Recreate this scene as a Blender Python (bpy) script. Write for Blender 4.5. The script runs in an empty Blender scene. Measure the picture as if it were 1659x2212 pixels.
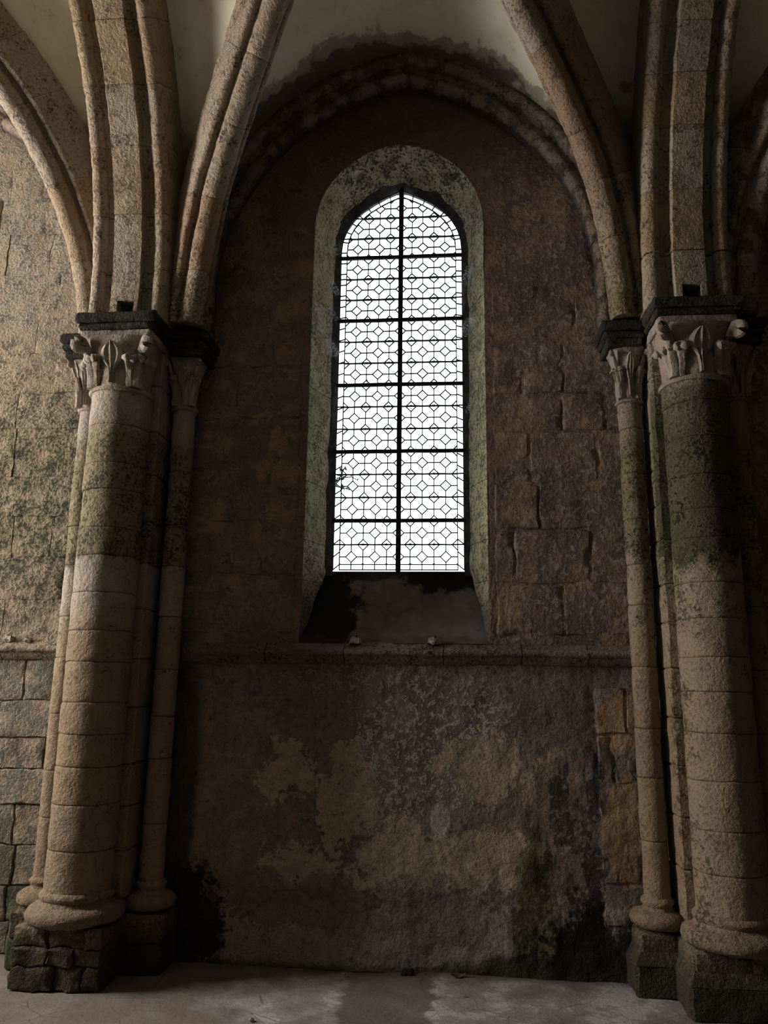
import bpy, math, random
from mathutils import Vector, noise, Matrix
random.seed(7)
S = bpy.context.scene
COL = S.collection
PI = math.pi

# ------------------------------------------------------------------ camera
CAM = (0.3638, -5.0312, 1.6); YAW, PIT, ROL, FPX = 0.0868, 0.2184, 0.0137, 1713.3
cd = bpy.data.cameras.new('camera'); cam = bpy.data.objects.new('camera', cd); COL.objects.link(cam)
fw = Vector((-math.sin(YAW)*math.cos(PIT), math.cos(YAW)*math.cos(PIT), math.sin(PIT)))
r0 = Vector((math.cos(YAW), math.sin(YAW), 0)); u0 = r0.cross(fw)
rr = r0*math.cos(ROL)+u0*math.sin(ROL); uu = u0*math.cos(ROL)-r0*math.sin(ROL)
M = Matrix((rr, uu, -fw)).transposed().to_4x4(); M.translation = CAM
cam.matrix_world = M
cd.sensor_fit = 'VERTICAL'; cd.sensor_height = 24.0; cd.lens = FPX/2212*24.0
cd.clip_start = .05; cd.clip_end = 200
S.camera = cam
# ------------------------------------------------------------------ sky
w = bpy.data.worlds.new('world'); S.world = w; w.use_nodes = True
bg = w.node_tree.nodes['Background']; bg.inputs[0].default_value = (.93, .97, 1, 1); bg.inputs[1].default_value = 3.3
# ------------------------------------------------------------------ lights (daylight through the west window, plus an added nave fill)
def area(name, loc, tgt, sx, sy, power, col, portal=False):
    l = bpy.data.lights.new(name, 'AREA'); l.shape = 'RECTANGLE'; l.size = sx; l.size_y = sy
    l.energy = power; l.color = col
    o = bpy.data.objects.new(name, l); COL.objects.link(o); o.location = loc
    o.rotation_euler = (Vector(tgt)-Vector(loc)).to_track_quat('-Z', 'Y').to_euler()
    if portal: l.cycles.is_portal = True
    return o
area('daylight_west_window', (-5.35, -1.35, 3.35), (0, -1.1, 3.3), 1.2, 3.2, 370, (1.0, .965, .90))
area('nave_fill_lamp', (-5.3, -8.0, 3.4), (0, 0, 1.4), 2.4, 3.6, 12, (1.0, .96, .90))  # added fill lamp to brighten the wall; no window opening stands there
# ------------------------------------------------------------------ exposure
S.view_settings.view_transform = 'Standard'; S.view_settings.look = 'None'
S.view_settings.gamma = 1; S.view_settings.use_curve_mapping = False
S.view_settings.exposure = 0.05
S.cycles.adaptive_threshold = .1; S.cycles.max_bounces = 4; S.cycles.diffuse_bounces = 2; S.cycles.glossy_bounces = 2; S.cycles.transparent_max_bounces = 6

# ================================================================== materials
class V:
    def __init__(s, n, sock): s.n = n; s.s = sock
    def _m(s, op, o, rev=False): return s.n.math(op, o, s) if rev else s.n.math(op, s, o)
    def __add__(s, o): return s._m('ADD', o)
    def __radd__(s, o): return s._m('ADD', o)
    def __sub__(s, o): return s._m('SUBTRACT', o)
    def __rsub__(s, o): return s._m('SUBTRACT', o, True)
    def __mul__(s, o): return s._m('MULTIPLY', o)
    def __rmul__(s, o): return s._m('MULTIPLY', o)
    def __truediv__(s, o): return s._m('DIVIDE', o)
class NB:
    def __init__(s, name):
        s.mat = bpy.data.materials.new(name); s.mat.use_nodes = True
        s.t = s.mat.node_tree; s.t.nodes.clear()
        s.out = s.t.nodes.new('ShaderNodeOutputMaterial')
        g = s.t.nodes.new('ShaderNodeNewGeometry'); s.P = g.outputs['Position']
        x = s.t.nodes.new('ShaderNodeSeparateXYZ'); s.t.links.new(s.P, x.inputs[0])
        s.x, s.y, s.z = (V(s, x.outputs[i]) for i in range(3))
        oi = s.t.nodes.new('ShaderNodeObjectInfo'); s.rnd = V(s, oi.outputs['Random'])
    def set(s, inp, v):
        if isinstance(v, V): s.t.links.new(v.s, inp)
        elif isinstance(v, (tuple, list)): inp.default_value = (*v[:3], 1)
        else: inp.default_value = v
    def math(s, op, a, b=None):
        n = s.t.nodes.new('ShaderNodeMath'); n.operation = op; s.set(n.inputs[0], a)
        if b is not None: s.set(n.inputs[1], b)
        return V(s, n.outputs[0])
    def ss(s, v, lo, hi):          # smooth step, works for lo > hi as well
        n = s.t.nodes.new('ShaderNodeMapRange'); n.interpolation_type = 'SMOOTHSTEP'
        if lo > hi: lo, hi, a, b = hi, lo, 1., 0.
        else: a, b = 0., 1.
        s.set(n.inputs[0], v); n.inputs[1].default_value = lo; n.inputs[2].default_value = hi
        n.inputs[3].default_value = a; n.inputs[4].default_value = b
        return V(s, n.outputs[0])
    def mix(s, f, a, b, mode='MIX'):
        n = s.t.nodes.new('ShaderNodeMix'); n.data_type = 'RGBA'; n.blend_type = mode
        s.set(n.inputs[0], f); s.set(n.inputs[6], a); s.set(n.inputs[7], b)
        return V(s, n.outputs[2])
    def vec(s, scale=(1, 1, 1), off=(0, 0, 0), rnd=False):
        n = s.t.nodes.new('ShaderNodeMapping'); s.t.links.new(s.P, n.inputs[0])
        n.inputs[1].default_value = off; n.inputs[3].default_value = scale
        return n.outputs[0]
    def noise(s, sc, det=5, ro=.6, dist=0, vec=None):
        n = s.t.nodes.new('ShaderNodeTexNoise'); s.t.links.new(vec or s.P, n.inputs['Vector'])
        n.inputs['Scale'].default_value = sc; n.inputs['Detail'].default_value = det
        n.inputs['Roughness'].default_value = ro; n.inputs['Distortion'].default_value = dist
        return V(s, n.outputs['Fac'])
    def vor(s, sc, feat='F1', vec=None):
        n = s.t.nodes.new('ShaderNodeTexVoronoi'); n.feature = feat; s.t.links.new(vec or s.P, n.inputs['Vector'])
        n.inputs['Scale'].default_value = sc
        return V(s, n.outputs['Distance'])
    def blob(s, cx, cz, rx, rz, nz, amp=1.0, soft=.5):   # a stain of irregular outline on a wall
        a = (s.x-cx)/rx; b = (s.z-cz)/rz
        d = s.math('SQRT', a*a+b*b) + (nz-.5)*amp*2
        return s.ss(d, 1+soft*.5, 1-soft*.5)
    def finish(s, col, rough=.95, height=None, bstr=.5, bdist=.02, spec=.1):
        p = s.t.nodes.new('ShaderNodeBsdfPrincipled')
        s.set(p.inputs['Base Color'], col); s.set(p.inputs['Roughness'], rough)
        p.inputs['Specular IOR Level'].default_value = spec
        if height is not None:
            b = s.t.nodes.new('ShaderNodeBump'); b.inputs['Strength'].default_value = bstr; b.inputs['Distance'].default_value = bdist
            s.set(b.inputs['Height'], height); s.t.links.new(b.outputs[0], p.inputs['Normal'])
        s.t.links.new(p.outputs[0], s.out.inputs[0])
        return s.mat

def stone(name, a, b, dark, pit=.6, vary=.35, moss=None, extra=None, bstr=.75, dk=.66, rough=.95):
    """weathered limestone: two tones, dark specks, pits, optional lichen"""
    n = NB(name)
    n1 = n.noise(2.6, 2, .6); n2 = n.noise(10, 3, .62); n3 = n.noise(52, 3, .65)
    pitm = n.ss(n3, .56, .64) * n.ss(n2, .46, .58)
    pit2 = n.ss(n3*.5+n2*.5, .60, .66)
    c = n.mix(n.ss(n1*.55+n2*.3+n.rnd*vary-vary*.5+.075, .38, .62), a, b)
    c = n.mix(n.ss(n2*.5+n3*.5, .50, dk)*.75, c, dark)
    c = n.mix(n.ss(n3, .54, .66)*.35, c, tuple(min(1, v*1.5) for v in a))
    c = n.mix((pitm*.7+pit2*.35)*pit, c, tuple(v*.35 for v in dark))
    if moss: c = moss(n, c, n1, n2, n3)
    if extra: c = extra(n, c, n1, n2, n3)
    c = n.mix(1.0, c, n.mix(n.rnd, (.84, .84, .86), (1.1, 1.08, 1.03)), 'MULTIPLY')
    h = n2*.6+n3*.45-n.ss(n3, .56, .64)*.35*pit
    return n.finish(c, rough, h, bstr, .045)

GREEN = (.105, .112, .055)
BLACK = (.012, .013, .011)
def moss_col(n, c, n1, n2, n3):
    zz = n.z+(n1-.5)*.9+(n2-.5)*.5
    m = n.ss(zz, 2.25, 2.40)*n.ss(zz, 3.36, 2.95)
    rt = n.ss(n.x, .5, 1.0)
    m2 = n.ss(n.z+(n2-.5)*.35, 2.32, 2.36)*n.ss(n.z+(n2-.5)*.6, 3.5, 3.3)*n.ss(n.y, -.18, -.24)*rt   # heavy growth on the right column
    c = n.mix(m*n.ss(n2*.5+n3*.5, .30, .52)*.75, c, (.15, .135, .08))
    c = n.mix(m*n.ss(n3*.6+n2*.4, .50, .58)*.8, c, (.045, .042, .028))
    up = n.ss(n.z+(n2-.5)*.25, 3.08, 3.25)*(1-rt*.6)+n.ss(n.z+(n2-.5)*.12, 1.9, 2.15)*n.ss(n.z+(n2-.5)*.12, 2.37, 2.32)*(1-rt)
    c = n.mix(up*.62, c, (.36, .31, .275))
    c = n.mix(m2*n.ss(n2*.5+n3*.5, .60, .44)*.9, c, (.052, .05, .028))
    c = n.mix(m2*n.ss(n3*.5+n2*.5, .50, .57)*.8, c, (.018, .018, .013))
    c = n.mix(n.ss(n.z+(n1-.5)*1.2, 1.9, 1.4)*.5, c, (.27, .19, .125))
    g = rt*n.ss(n.x, 1.76, 1.66)*n.ss(n3*.6+n2*.4, .49, .55)*n.ss(n.y, -.2, -.26)*n.ss(n1, .45, .5)
    c = n.mix(g*.7, c, (.07, .066, .04))
    lo = n.ss(n.z+(n2-.5)*.3, .46, .30)
    return n.mix(lo*.5, c, (.12, .10, .075))
M_COL = stone('column_stone', (.325, .25, .178), (.235, .175, .125), (.12, .088, .065), .9, .3, moss_col)
def moss_wall(n, c, n1, n2, n3):
    zz = n.z+(n1-.5)*1.3
    m = n.ss(zz, 1.95, 2.4)*n.ss(zz, 3.9, 3.2)
    c = n.mix(m*n.ss(n2*.65+n3*.35, .38, .52)*.85, c, (.135, .122, .075))
    c = n.mix(m*n.ss(n3*.5+n2*.5, .50, .58)*.85, c, (.04, .038, .026))
    g = n.ss(zz, 3.8, 4.4)
    c = n.mix(g*n.ss(n2*.5+n3*.5, .43, .58)*.7, c, (.29, .265, .225))
    c = n.mix(g*n.ss(n3*.5+n2*.5, .53, .60)*.6, c, (.09, .085, .06))
    lo = n.ss(n.z, 1.80, 1.70)
    c = n.mix(lo*n.ss(n2+n.rnd*.3-.15, .36, .56)*.85, c, (.20, .185, .15))
    c = n.mix(lo*n.ss(n.rnd*.5+n2*.5, .52, .62)*.7, c, (.10, .10, .075))
    return n.mix(n.ss(zz, .75, .4)*n.ss(n1, .42, .58)*.7, c, (.085, .08, .06))
M_LWALL = stone('left_bay_stone', (.31, .24, .172), (.23, .175, .128), (.085, .072, .056), .8, .35, moss_wall, None, 1.0, .56)
M_RIB = stone('rib_stone', (.37, .30, .23), (.29, .215, .145), (.13, .10, .075), .8, .4, None, None, .9)
def moss_foot(n, c, n1, n2, n3):
    return n.mix(n.ss(n.z+(n2-.5)*.5, 4.35, 4.05)*n.ss(n3, .42, .58)*.75, c, GREEN)
M_DIAG = stone('diagonal_rib_stone', (.34, .27, .20), (.24, .165, .115), (.10, .07, .055), .8, .6, moss_foot, None, .9)
def mould(n, c, n1, n2, n3):
    c = n.mix(n.ss(n.y+(n2-.5)*.1, -.10, -.03)*.8, c, (.03, .026, .024))
    return n.mix(n.ss(n2*.6+n1*.4, .47, .57)*.6, c, (.065, .05, .043))
M_WARCH = stone('wall_rib_stone', (.31, .245, .20), (.23, .175, .14), (.09, .07, .058), .7, .4, mould, None, 1.0)
M_MORTAR = stone('mortar', (.10, .08, .06), (.07, .055, .045), (.03, .024, .02), .5, .1)
def jamb_moss(n, c, n1, n2, n3):
    c = n.mix(n.ss(n2*.55+n3*.45, .47, .54)*.6, c, (.185, .165, .105))
    c = n.mix(n.ss(n3, .54, .60)*.5, c, (.075, .066, .045))
    c = n.mix(n.ss(n.z+(n2-.5)*.5, 5.05, 5.25)*n.ss(n3*.6+n2*.4, .49, .57)*.75, c, (.05, .05, .032))
    return n.mix(n.ss(n.z+(n1-.5)*.5, 2.35, 2.05)*.8, c, (.055, .055, .048))
M_JAMB = stone('jamb_stone', (.45, .40, .275), (.33, .295, .20), (.15, .132, .085), .7, .3, jamb_moss, None, 1.0)
M_IMP = stone('impost_stone', (.06, .055, .044), (.03, .029, .023), (.008, .009, .007), .6, .3, None, None, 1.0)
M_CAP = stone('capital_stone', (.37, .32, .275), (.26, .205, .165), (.12, .09, .072), .5, .2, None, None, .6)
def plinth_moss(n, c, n1, n2, n3):
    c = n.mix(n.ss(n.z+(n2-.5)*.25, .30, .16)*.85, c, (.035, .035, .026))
    return n.mix(n.ss(n2*.6+n3*.4, .46, .56)*.6, c, (.075, .072, .04))
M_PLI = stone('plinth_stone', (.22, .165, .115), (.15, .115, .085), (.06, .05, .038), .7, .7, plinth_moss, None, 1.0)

def make_wall():
    n = NB('wall_plaster')
    n1 = n.noise(1.7, 3, .62); n2 = n.noise(6, 4, .66); n3 = n.noise(24, 5, .68)
    nb = n.noise(3.2, 5, .7)
    nl = n1*.35+n2*.45+n3*.2
    # upper wall: damp purple brown with ochre where the stone shows
    up = n.mix(n.ss(nl, .45, .55), (.105, .077, .07), (.185, .125, .09))
    up = n.mix(n.ss(n3*.6+n2*.4, .52, .60)*.8, up, (.036, .029, .027))
    up = n.mix(n.ss(nb, .53, .60)*.65, up, (.245, .165, .105))
    rt = n.ss(n.x+(n2-.5)*.4, .62, .8)
    up = n.mix(n.ss(n3*.75+n1*.25, .50, .57)*(rt*.55+.15), up, (.235, .195, .175))
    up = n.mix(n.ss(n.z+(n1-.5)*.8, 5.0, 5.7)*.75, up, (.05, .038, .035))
    # lower wall: peeling plaster
    wv = nb*.55+n2*.30+n3*.15
    lo = n.mix(n.ss(wv, .44, .56), (.115, .088, .084), (.175, .138, .125))
    lo = n.mix(n.ss(n3*.6+n2*.4, .50, .56)*.55, lo, (.07, .054, .052))
    tan = n.mix(n.ss(n2, .42, .58), (.31, .245, .18), (.255, .20, .155))
    brn = n.mix(n.ss(n2, .42, .58), (.215, .155, .11), (.16, .118, .09))
    lo = n.mix(n.blob(-1.0, .85, .5, .62, wv, 2.2, .5)*.8, lo, brn)
    lo = n.mix(n.blob(.75, .85, .45, .40, wv, 2.6, .4)*.75, lo, brn)
    # flakes of limewash that still cling
    fl = n.blob(.2, 1.2, .62, .50, wv, 2.4, .8)
    f2 = n.blob(0, 1.66, .7, .12, wv, 2.0, .8)
    fk = n.ss(n3*.8+n2*.2, .505, .545)
    lo = n.mix(fl*fk*.8, lo, (.34, .305, .29)); lo = n.mix(f2*fk*.55, lo, (.30, .265, .25))
    # smooth plaster patches with sharp broken edges
    for q in ((-.27, .93, .17, .30), (.12, .62, .50, .21), (-.62, 1.12, .17, .16), (.62, .66, .28, .15), (.55, 1.15, .24, .16), (-.55, .55, .22, .12)):
        lo = n.mix(n.blob(*q, wv, 3.4, .12)*.92, lo, tan)
    lo = n.mix(n.blob(.285, .84, .06, .09, n2, .8, .3)*.9, lo, (.33, .30, .27))
    gz = n.ss(n.z+(wv-.5)*1.2, .40, .32)
    lo = n.mix(gz*.8, lo, (.245, .22, .195))
    for q in ((-.80, .32, .20, .16), (-.45, .36, .20, .14), (.22, .30, .26, .17), (-.2, .30, .12, .12)):
        lo = n.mix(n.blob(*q, wv, 3.4, .2)*.7, lo, (.115, .095, .085))
    lo = n.mix(n.ss(n3, .585, .63)*.6, lo, (.05, .04, .037))
    c = n.mix(n.ss(n.z, 1.78, 1.82), lo, up)
    # growths
    wob = nb*.6+n3*.25+n2*.15
    c = n.mix(n.blob(1.37, 1.42, .14, .17, n2, .8, .4)*.8, c, (.27, .175, .10))
    c = n.mix(n.blob(1.36, .80, .13, .30, n2, .9, .3)*.85, c, (.24, .16, .09))
    st = n.noise(6.5, 4, .68, 0, n.vec((1, 1, .32)))
    c = n.mix(n.blob(1.13, .68, .22, .42, st, 2.6, .5)*.8, c, n.mix(n.ss(n3*.5+st*.5, .46, .54), (.016, .014, .013), (.15, .135, .122)))
    c = n.mix(n.blob(.84, .36, .13, .38, st, 2.0, .8)*.85, c, n.mix(n.ss(n3*.6+st*.4, .43, .57), (.03, .03, .016), (.105, .092, .038)))
    c = n.mix(n.blob(1.25, .12, .38, .22, st*.6+n3*.4, 2.2, .5)*.97, c, BLACK)
    c = n.mix(n.blob(1.0, .03, .75, .10, wob, 1.2, .6)*.85, c, (.018, .018, .014))
    c = n.mix(n.blob(-1.24, .18, .24, .36, wob, 2.0, .4)*.97, c, BLACK)
    c = n.mix(n.blob(-1.32, 1.0, .12, .8, wob, 1.0, .5)*.8, c, (.02, .019, .016))
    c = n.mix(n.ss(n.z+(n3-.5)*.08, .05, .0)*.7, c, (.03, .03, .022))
    # soft black along the wall rib on the right
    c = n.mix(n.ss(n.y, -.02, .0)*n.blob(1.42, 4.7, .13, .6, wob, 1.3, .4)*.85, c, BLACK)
    c = n.mix(1.0, c, (1.55, 1.52, 1.50), 'MULTIPLY')
    h = n2*.5+n3*.6 + n.ss(n3, .48, .54)*.14
    return n.finish(c, .93, h, .8, .035)
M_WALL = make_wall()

def make_vault():
    n = NB('vault_plaster')
    n1 = n.noise(1.6, 3, .6); n2 = n.noise(7, 4, .65); n3 = n.noise(40, 2, .6)
    c = n.mix(n.ss(n1*.6+n2*.4, .38, .62), (.74, .69, .56), (.64, .57, .42))
    c = n.mix(n.ss(n2*.5+n3*.5, .56, .68)*.3, c, (.30, .27, .20))
    # damp tide mark rising from the wall rib over the window
    e = n.y+(n1-.5)*.75+(n2-.5)*.35
    c = n.mix(n.ss(e, -.42, -.37)*.65, c, (.15, .14, .095))
    c = n.mix(n.ss(e, -.33, -.26)*.85, c, (.085, .066, .058))
    low_shade = n.ss(n.z+(n2-.5)*.6, 5.7, 5.0)  # low webs darkened: shade put into the colour, mixed with grime
    c = n.mix(low_shade*.85, c, (.15, .115, .078))
    c = n.mix(n.blob(-1.28, 5.0, .12, .13, n2*.5+n3*.5, 1.2, .3)*.85, c, BLACK)
    return n.finish(c, .95, n2*.4+n3*.2, .35, .03)
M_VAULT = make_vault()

def make_floor():
    n = NB('floor_screed')
    n1 = n.noise(1.1, 3, .6); n2 = n.noise(4.5, 4, .65); n3 = n.noise(22, 5, .68); n4 = n3
    c = n.mix(n.ss(n1*.5+n2*.5, .42, .56), (.185, .155, .135), (.27, .25, .23))
    pale = n.ss(n1*.45+n2*.35+n3*.2, .545, .575)
    c = n.mix(pale*.85, c, (.42, .405, .385))
    # damp brown patch in the middle and reddish earth on the left
    dx = (n.x-.02)/.24; m = n.ss(n.math('ABSOLUTE', dx)+(n2-.5)*1.6, 1.15, .9)
    c = n.mix(m*.85, c, (.115, .098, .075))
    c = n.mix(n.ss(n.x+(n2-.5)*1.0, -.65, -1.0)*.7, c, (.16, .115, .09))
    c = n.mix(n.blob(-1.3, 0, .22, 1, n2, 1.2, .8)*n.ss(n.y, -.8, -1.0)*.5, c, (.26, .125, .065))
    cr = n.ss(n.vor(3.2, 'DISTANCE_TO_EDGE', n.vec((1, 1.6, 1))) + (n3-.5)*.02, .012, .004)
    c = n.mix(cr*.6*n.ss(n2, .45, .55), c, (.05, .042, .035))
    c = n.mix(n.ss(n3*.6+n4*.4, .57, .66)*.45, c, (.10, .085, .07))
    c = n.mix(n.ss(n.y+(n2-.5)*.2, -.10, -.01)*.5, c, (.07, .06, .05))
    return n.finish(c, .72, n2*.45+n3*.35, .55, .03, .3)
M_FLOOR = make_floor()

def make_sill():
    n = NB('sill_cement')
    n1 = n.noise(3, 3, .62); n2 = n.noise(12, 4, .66); n3 = n.noise(60, 2)
    c = n.mix(n.ss(n1*.5+n2*.5, .42, .6), (.125, .108, .098), (.165, .148, .132))
    nz = n1*.5+n2*.5
    soot = (.011, .011, .014)
    c = n.mix(n.blob(-.50, 2.1, .26, .36, nz, .9, .3)*.96, c, soot)
    c = n.mix(n.blob(.36, 2.36, .34, .13, nz, .9, .3)*.96, c, soot)
    c = n.mix(n.blob(-.2, 2.40, .28, .10, nz, .9, .4)*.85, c, (.03, .024, .023))
    c = n.mix(n.ss(n.z+(n2-.5)*.1, 1.94, 1.89)*.5, c, (.06, .045, .04))
    return n.finish(c, .9, n1*.4+n2*.4+n3*.2, .5, .02)
M_SILL = make_sill()
def plain(name, col, rough=.8, var=.3, sc=30, bstr=.3, spec=.2, metal=0):
    n = NB(name); k = n.noise(sc, 3, .65)
    m = n.finish(n.mix(n.ss(k, .35, .65), tuple(v*(1-var) for v in col), tuple(min(1, v*(1+var)) for v in col)), rough, k, bstr, .01, spec)
    m.node_tree.nodes['Principled BSDF'].inputs['Metallic'].default_value = metal
    return m
M_LEAD = plain('lead', (.035, .036, .042), .6, .3, 60)
M_IRON = plain('iron', (.022, .02, .022), .75, .4, 50)
M_FRAME = plain('window_rebate', (.05, .046, .045), .9, .4, 14, .6)
M_SHELL = stone('rubble_wall', (.30, .235, .17), (.22, .17, .12), (.10, .08, .06), .5, .2)
M_LEAF = plain('leaf_green', (.06, .10, .03), .6, .4, 20)
M_BARK = plain('bark', (.05, .04, .03), .9)
M_DEAD = plain('dead_leaf', (.12, .05, .025), .8, .4)
M_BOX = plain('box_plastic', (.085, .078, .068), .55, .15, 20, .1, .4)
M_CABLE = plain('cable_black', (.02, .02, .02), .6)
M_LUMP = plain('pale_mortar', (.26, .235, .215), .95, .4, 45, 1.0)
def make_glass():
    n = NB('old_glass'); t = n.t
    tr = t.nodes.new('ShaderNodeBsdfTransparent'); gl = t.nodes.new('ShaderNodeBsdfGlossy'); mx = t.nodes.new('ShaderNodeMixShader')
    k = n.noise(9, 4); cl = n.mix(n.ss(k, .4, .65), (.97, .98, .98), (.88, .91, .90))
    n.set(tr.inputs[0], cl); gl.inputs[1].default_value = .25
    mx.inputs[0].default_value = .06
    t.links.new(tr.outputs[0], mx.inputs[1]); t.links.new(gl.outputs[0], mx.inputs[2]); t.links.new(mx.outputs[0], n.out.inputs[0])
    return n.mat
M_GLASS = make_glass()
def make_web():
    n = NB('cobweb_silk'); t = n.t
    tr = t.nodes.new('ShaderNodeBsdfTransparent'); df = t.nodes.new('ShaderNodeBsdfTranslucent'); d2 = t.nodes.new('ShaderNodeBsdfDiffuse')
    for q in (df, d2): q.inputs[0].default_value = (.75, .8, .9, 1)
    ad = t.nodes.new('ShaderNodeMixShader'); mx = t.nodes.new('ShaderNodeMixShader')
    t.links.new(df.outputs[0], ad.inputs[1]); t.links.new(d2.outputs[0], ad.inputs[2])
    n.set(mx.inputs[0], n.ss(n.noise(60, 5, .7), .38, .72)*.55)
    t.links.new(tr.outputs[0], mx.inputs[1]); t.links.new(ad.outputs[0], mx.inputs[2]); t.links.new(mx.outputs[0], n.out.inputs[0])
    return n.mat
M_WEB = make_web()

# ================================================================== mesh helpers
def tag(o, label=None, cat=None, group=None, kind=None):
    if label: o['label'] = label
    if cat: o['category'] = cat
    if group: o['group'] = group
    if kind: o['kind'] = kind
    return o
def mobj(name, vs, fs, mat, parent=None, smooth=True, fix=True):
    me = bpy.data.meshes.new(name); me.from_pydata([tuple(v) for v in vs], [], fs); me.materials.append(mat)
    if fix:
        import bmesh
        bm = bmesh.new(); bm.from_mesh(me); bmesh.ops.recalc_face_normals(bm, faces=bm.faces); bm.to_mesh(me); bm.free()
    if smooth:
        me.polygons.foreach_set('use_smooth', [True]*len(me.polygons))
        if smooth != 'all': me.set_sharp_from_angle(angle=math.radians(42))
    me.update()
    o = bpy.data.objects.new(name, me); COL.objects.link(o)
    if parent: o.parent = parent
    return o
def empty(name, loc=(0, 0, 0)):
    o = bpy.data.objects.new(name, None); COL.objects.link(o); o.location = loc; o.empty_display_size = .1
    return o
def fbm(p, sc, oc=4):
    return noise.fractal(Vector(p)*sc, .9, 2.1, oc)
def nz3(p, amp, sc, seed=0):
    q = Vector(p)*sc+Vector((seed*3.1, seed*1.7, seed*5.3))
    return noise.noise_vector(q)*amp
class MB:
    def __init__(s): s.v = []; s.f = []
    def add(s, vs, fs):
        b = len(s.v); s.v += [Vector(v) for v in vs]; s.f += [tuple(i+b for i in f) for f in fs]
    def rough(s, amp, sc, seed=0):
        s.v = [v+nz3(v, amp, sc, seed)+nz3(v, amp*.5, sc*2.7, seed+3) for v in s.v]; return s
    def mirror(s, px): s.v = [Vector((2*px-v.x, v.y, v.z)) for v in s.v]; return s
    def build(s, name, mat, parent=None, smooth=True): return mobj(name, s.v, s.f, mat, parent, smooth)
    def box(s, x0, x1, y0, y1, z0, z1):
        s.add([(x, y, z) for x in (x0, x1) for y in (y0, y1) for z in (z0, z1)],
              [(0, 1, 3, 2), (4, 6, 7, 5), (0, 4, 5, 1), (2, 3, 7, 6), (0, 2, 6, 4), (1, 5, 7, 3)])
    def block(s, lo, hi, res=.06, rad=.01):
        """rounded box on a grid, so that it can be roughened"""
        lo, hi = Vector(lo), Vector(hi); d = hi-lo
        ax = []
        for k in range(3):
            m = max(1, min(14, round(d[k]/res))); r = min(rad, d[k]*.3)
            ax.append([lo[k], lo[k]+r]+[lo[k]+r+(d[k]-2*r)*i/m for i in range(1, m)]+[hi[k]-r, hi[k]])
        idx = {}; vs = []; fs = []
        def vid(i, j, k):
            if (i, j, k) not in idx:
                p = Vector((ax[0][i], ax[1][j], ax[2][k]))
                e = [n in (0, len(ax[a])-1) for a, n in ((0, i), (1, j), (2, k))]
                if sum(e) >= 2:
                    c = .55 if sum(e) == 2 else .7
                    for a in range(3):
                        if e[a]:
                            r = min(rad, d[a]*.3)*c
                            p[a] += r if p[a] < lo[a]+1e-6 else -r
                idx[(i, j, k)] = len(vs); vs.append(p)
            return idx[(i, j, k)]
        n = [len(a)-1 for a in ax]
        for i in range(n[0]):
            for j in range(n[1]):
                for k in (0, n[2]): fs.append((vid(i, j, k), vid(i+1, j, k), vid(i+1, j+1, k), vid(i, j+1, k)))
        for i in range(n[0]):
            for k in range(n[2]):
                for j in (0, n[1]): fs.append((vid(i, j, k), vid(i+1, j, k), vid(i+1, j, k+1), vid(i, j, k+1)))
        for j in range(n[1]):
            for k in range(n[2]):
                for i in (0, n[0]): fs.append((vid(i, j, k), vid(i, j+1, k), vid(i, j+1, k+1), vid(i, j, k+1)))
        s.add(vs, fs); return s
    def lathe(s, cx, cy, prof, seg=40, a0=0, a1=2*PI, caps=True):
        full = abs(a1-a0-2*PI) < 1e-6; m = seg if full else seg+1
        vs = [(cx+r*math.cos(a0+(a1-a0)*i/seg), cy+r*math.sin(a0+(a1-a0)*i/seg), z) for r, z in prof for i in range(m)]
        fs = []
        for j in range(len(prof)-1):
            for i in range(seg):
                i2 = (i+1) % m
                fs.append((j*m+i, j*m+i2, (j+1)*m+i2, (j+1)*m+i))
        if caps and full:
            fs.append(tuple(range(m))); fs.append(tuple((len(prof)-1)*m+i for i in range(m)))
        s.add(vs, fs); return s
    def tube(s, pts, rad, seg=8, flat=1.0):
        pts = [Vector(p) for p in pts]; rings = []
        for i, p in enumerate(pts):
            t = (pts[min(i+1, len(pts)-1)]-pts[max(i-1, 0)]).normalized()
            a = t.cross(Vector((0, 0, 1)) if abs(t.z) < .9 else Vector((1, 0, 0))).normalized(); b = t.cross(a)
            r = rad[i] if isinstance(rad, (list, tuple)) else rad
            rings.append([p+(a*math.cos(2*PI*k/seg)+b*math.sin(2*PI*k/seg)*flat)*r for k in range(seg)])
        s.loft(rings, True); return s
    def loft(s, rings, caps=True):
        m = len(rings[0]); fs = []
        for j in range(len(rings)-1):
            for i in range(m):
                i2 = (i+1) % m; fs.append((j*m+i, j*m+i2, (j+1)*m+i2, (j+1)*m+i))
        if caps: fs.append(tuple(range(m))); fs.append(tuple((len(rings)-1)*m+i for i in range(m)))
        s.add([v for r in rings for v in r], fs); return s
    def grid(s, fn, nu, nv):
        s.add([fn(i/nu, j/nv) for j in range(nv+1) for i in range(nu+1)],
              [(j*(nu+1)+i, j*(nu+1)+i+1, (j+1)*(nu+1)+i+1, (j+1)*(nu+1)+i) for j in range(nv) for i in range(nu)]); return s

# ================================================================== setting
PXL, PXR = -1.745, 1.83            # axes of the two piers
BCX = (PXL+PXR)/2; BCY = -2.0       # middle of the bay
# --- floor
mb = MB()
def flr(u, v):
    x = -4+8*u; y = .02-6*v
    return Vector((x, y, .012*fbm((x, y, 0), 1.3)+.004*fbm((x, y, 3), 7)))
mb.grid(flr, 160, 120)
mb.add([(-12, .3, -.02), (12, .3, -.02), (12, -12, -.02), (-12, -12, -.02)], [(0, 1, 2, 3)])
floor = tag(mb.build('floor', M_FLOOR, None, 'all'), 'uneven grey and brown floor', None, None, 'structure')

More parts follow.
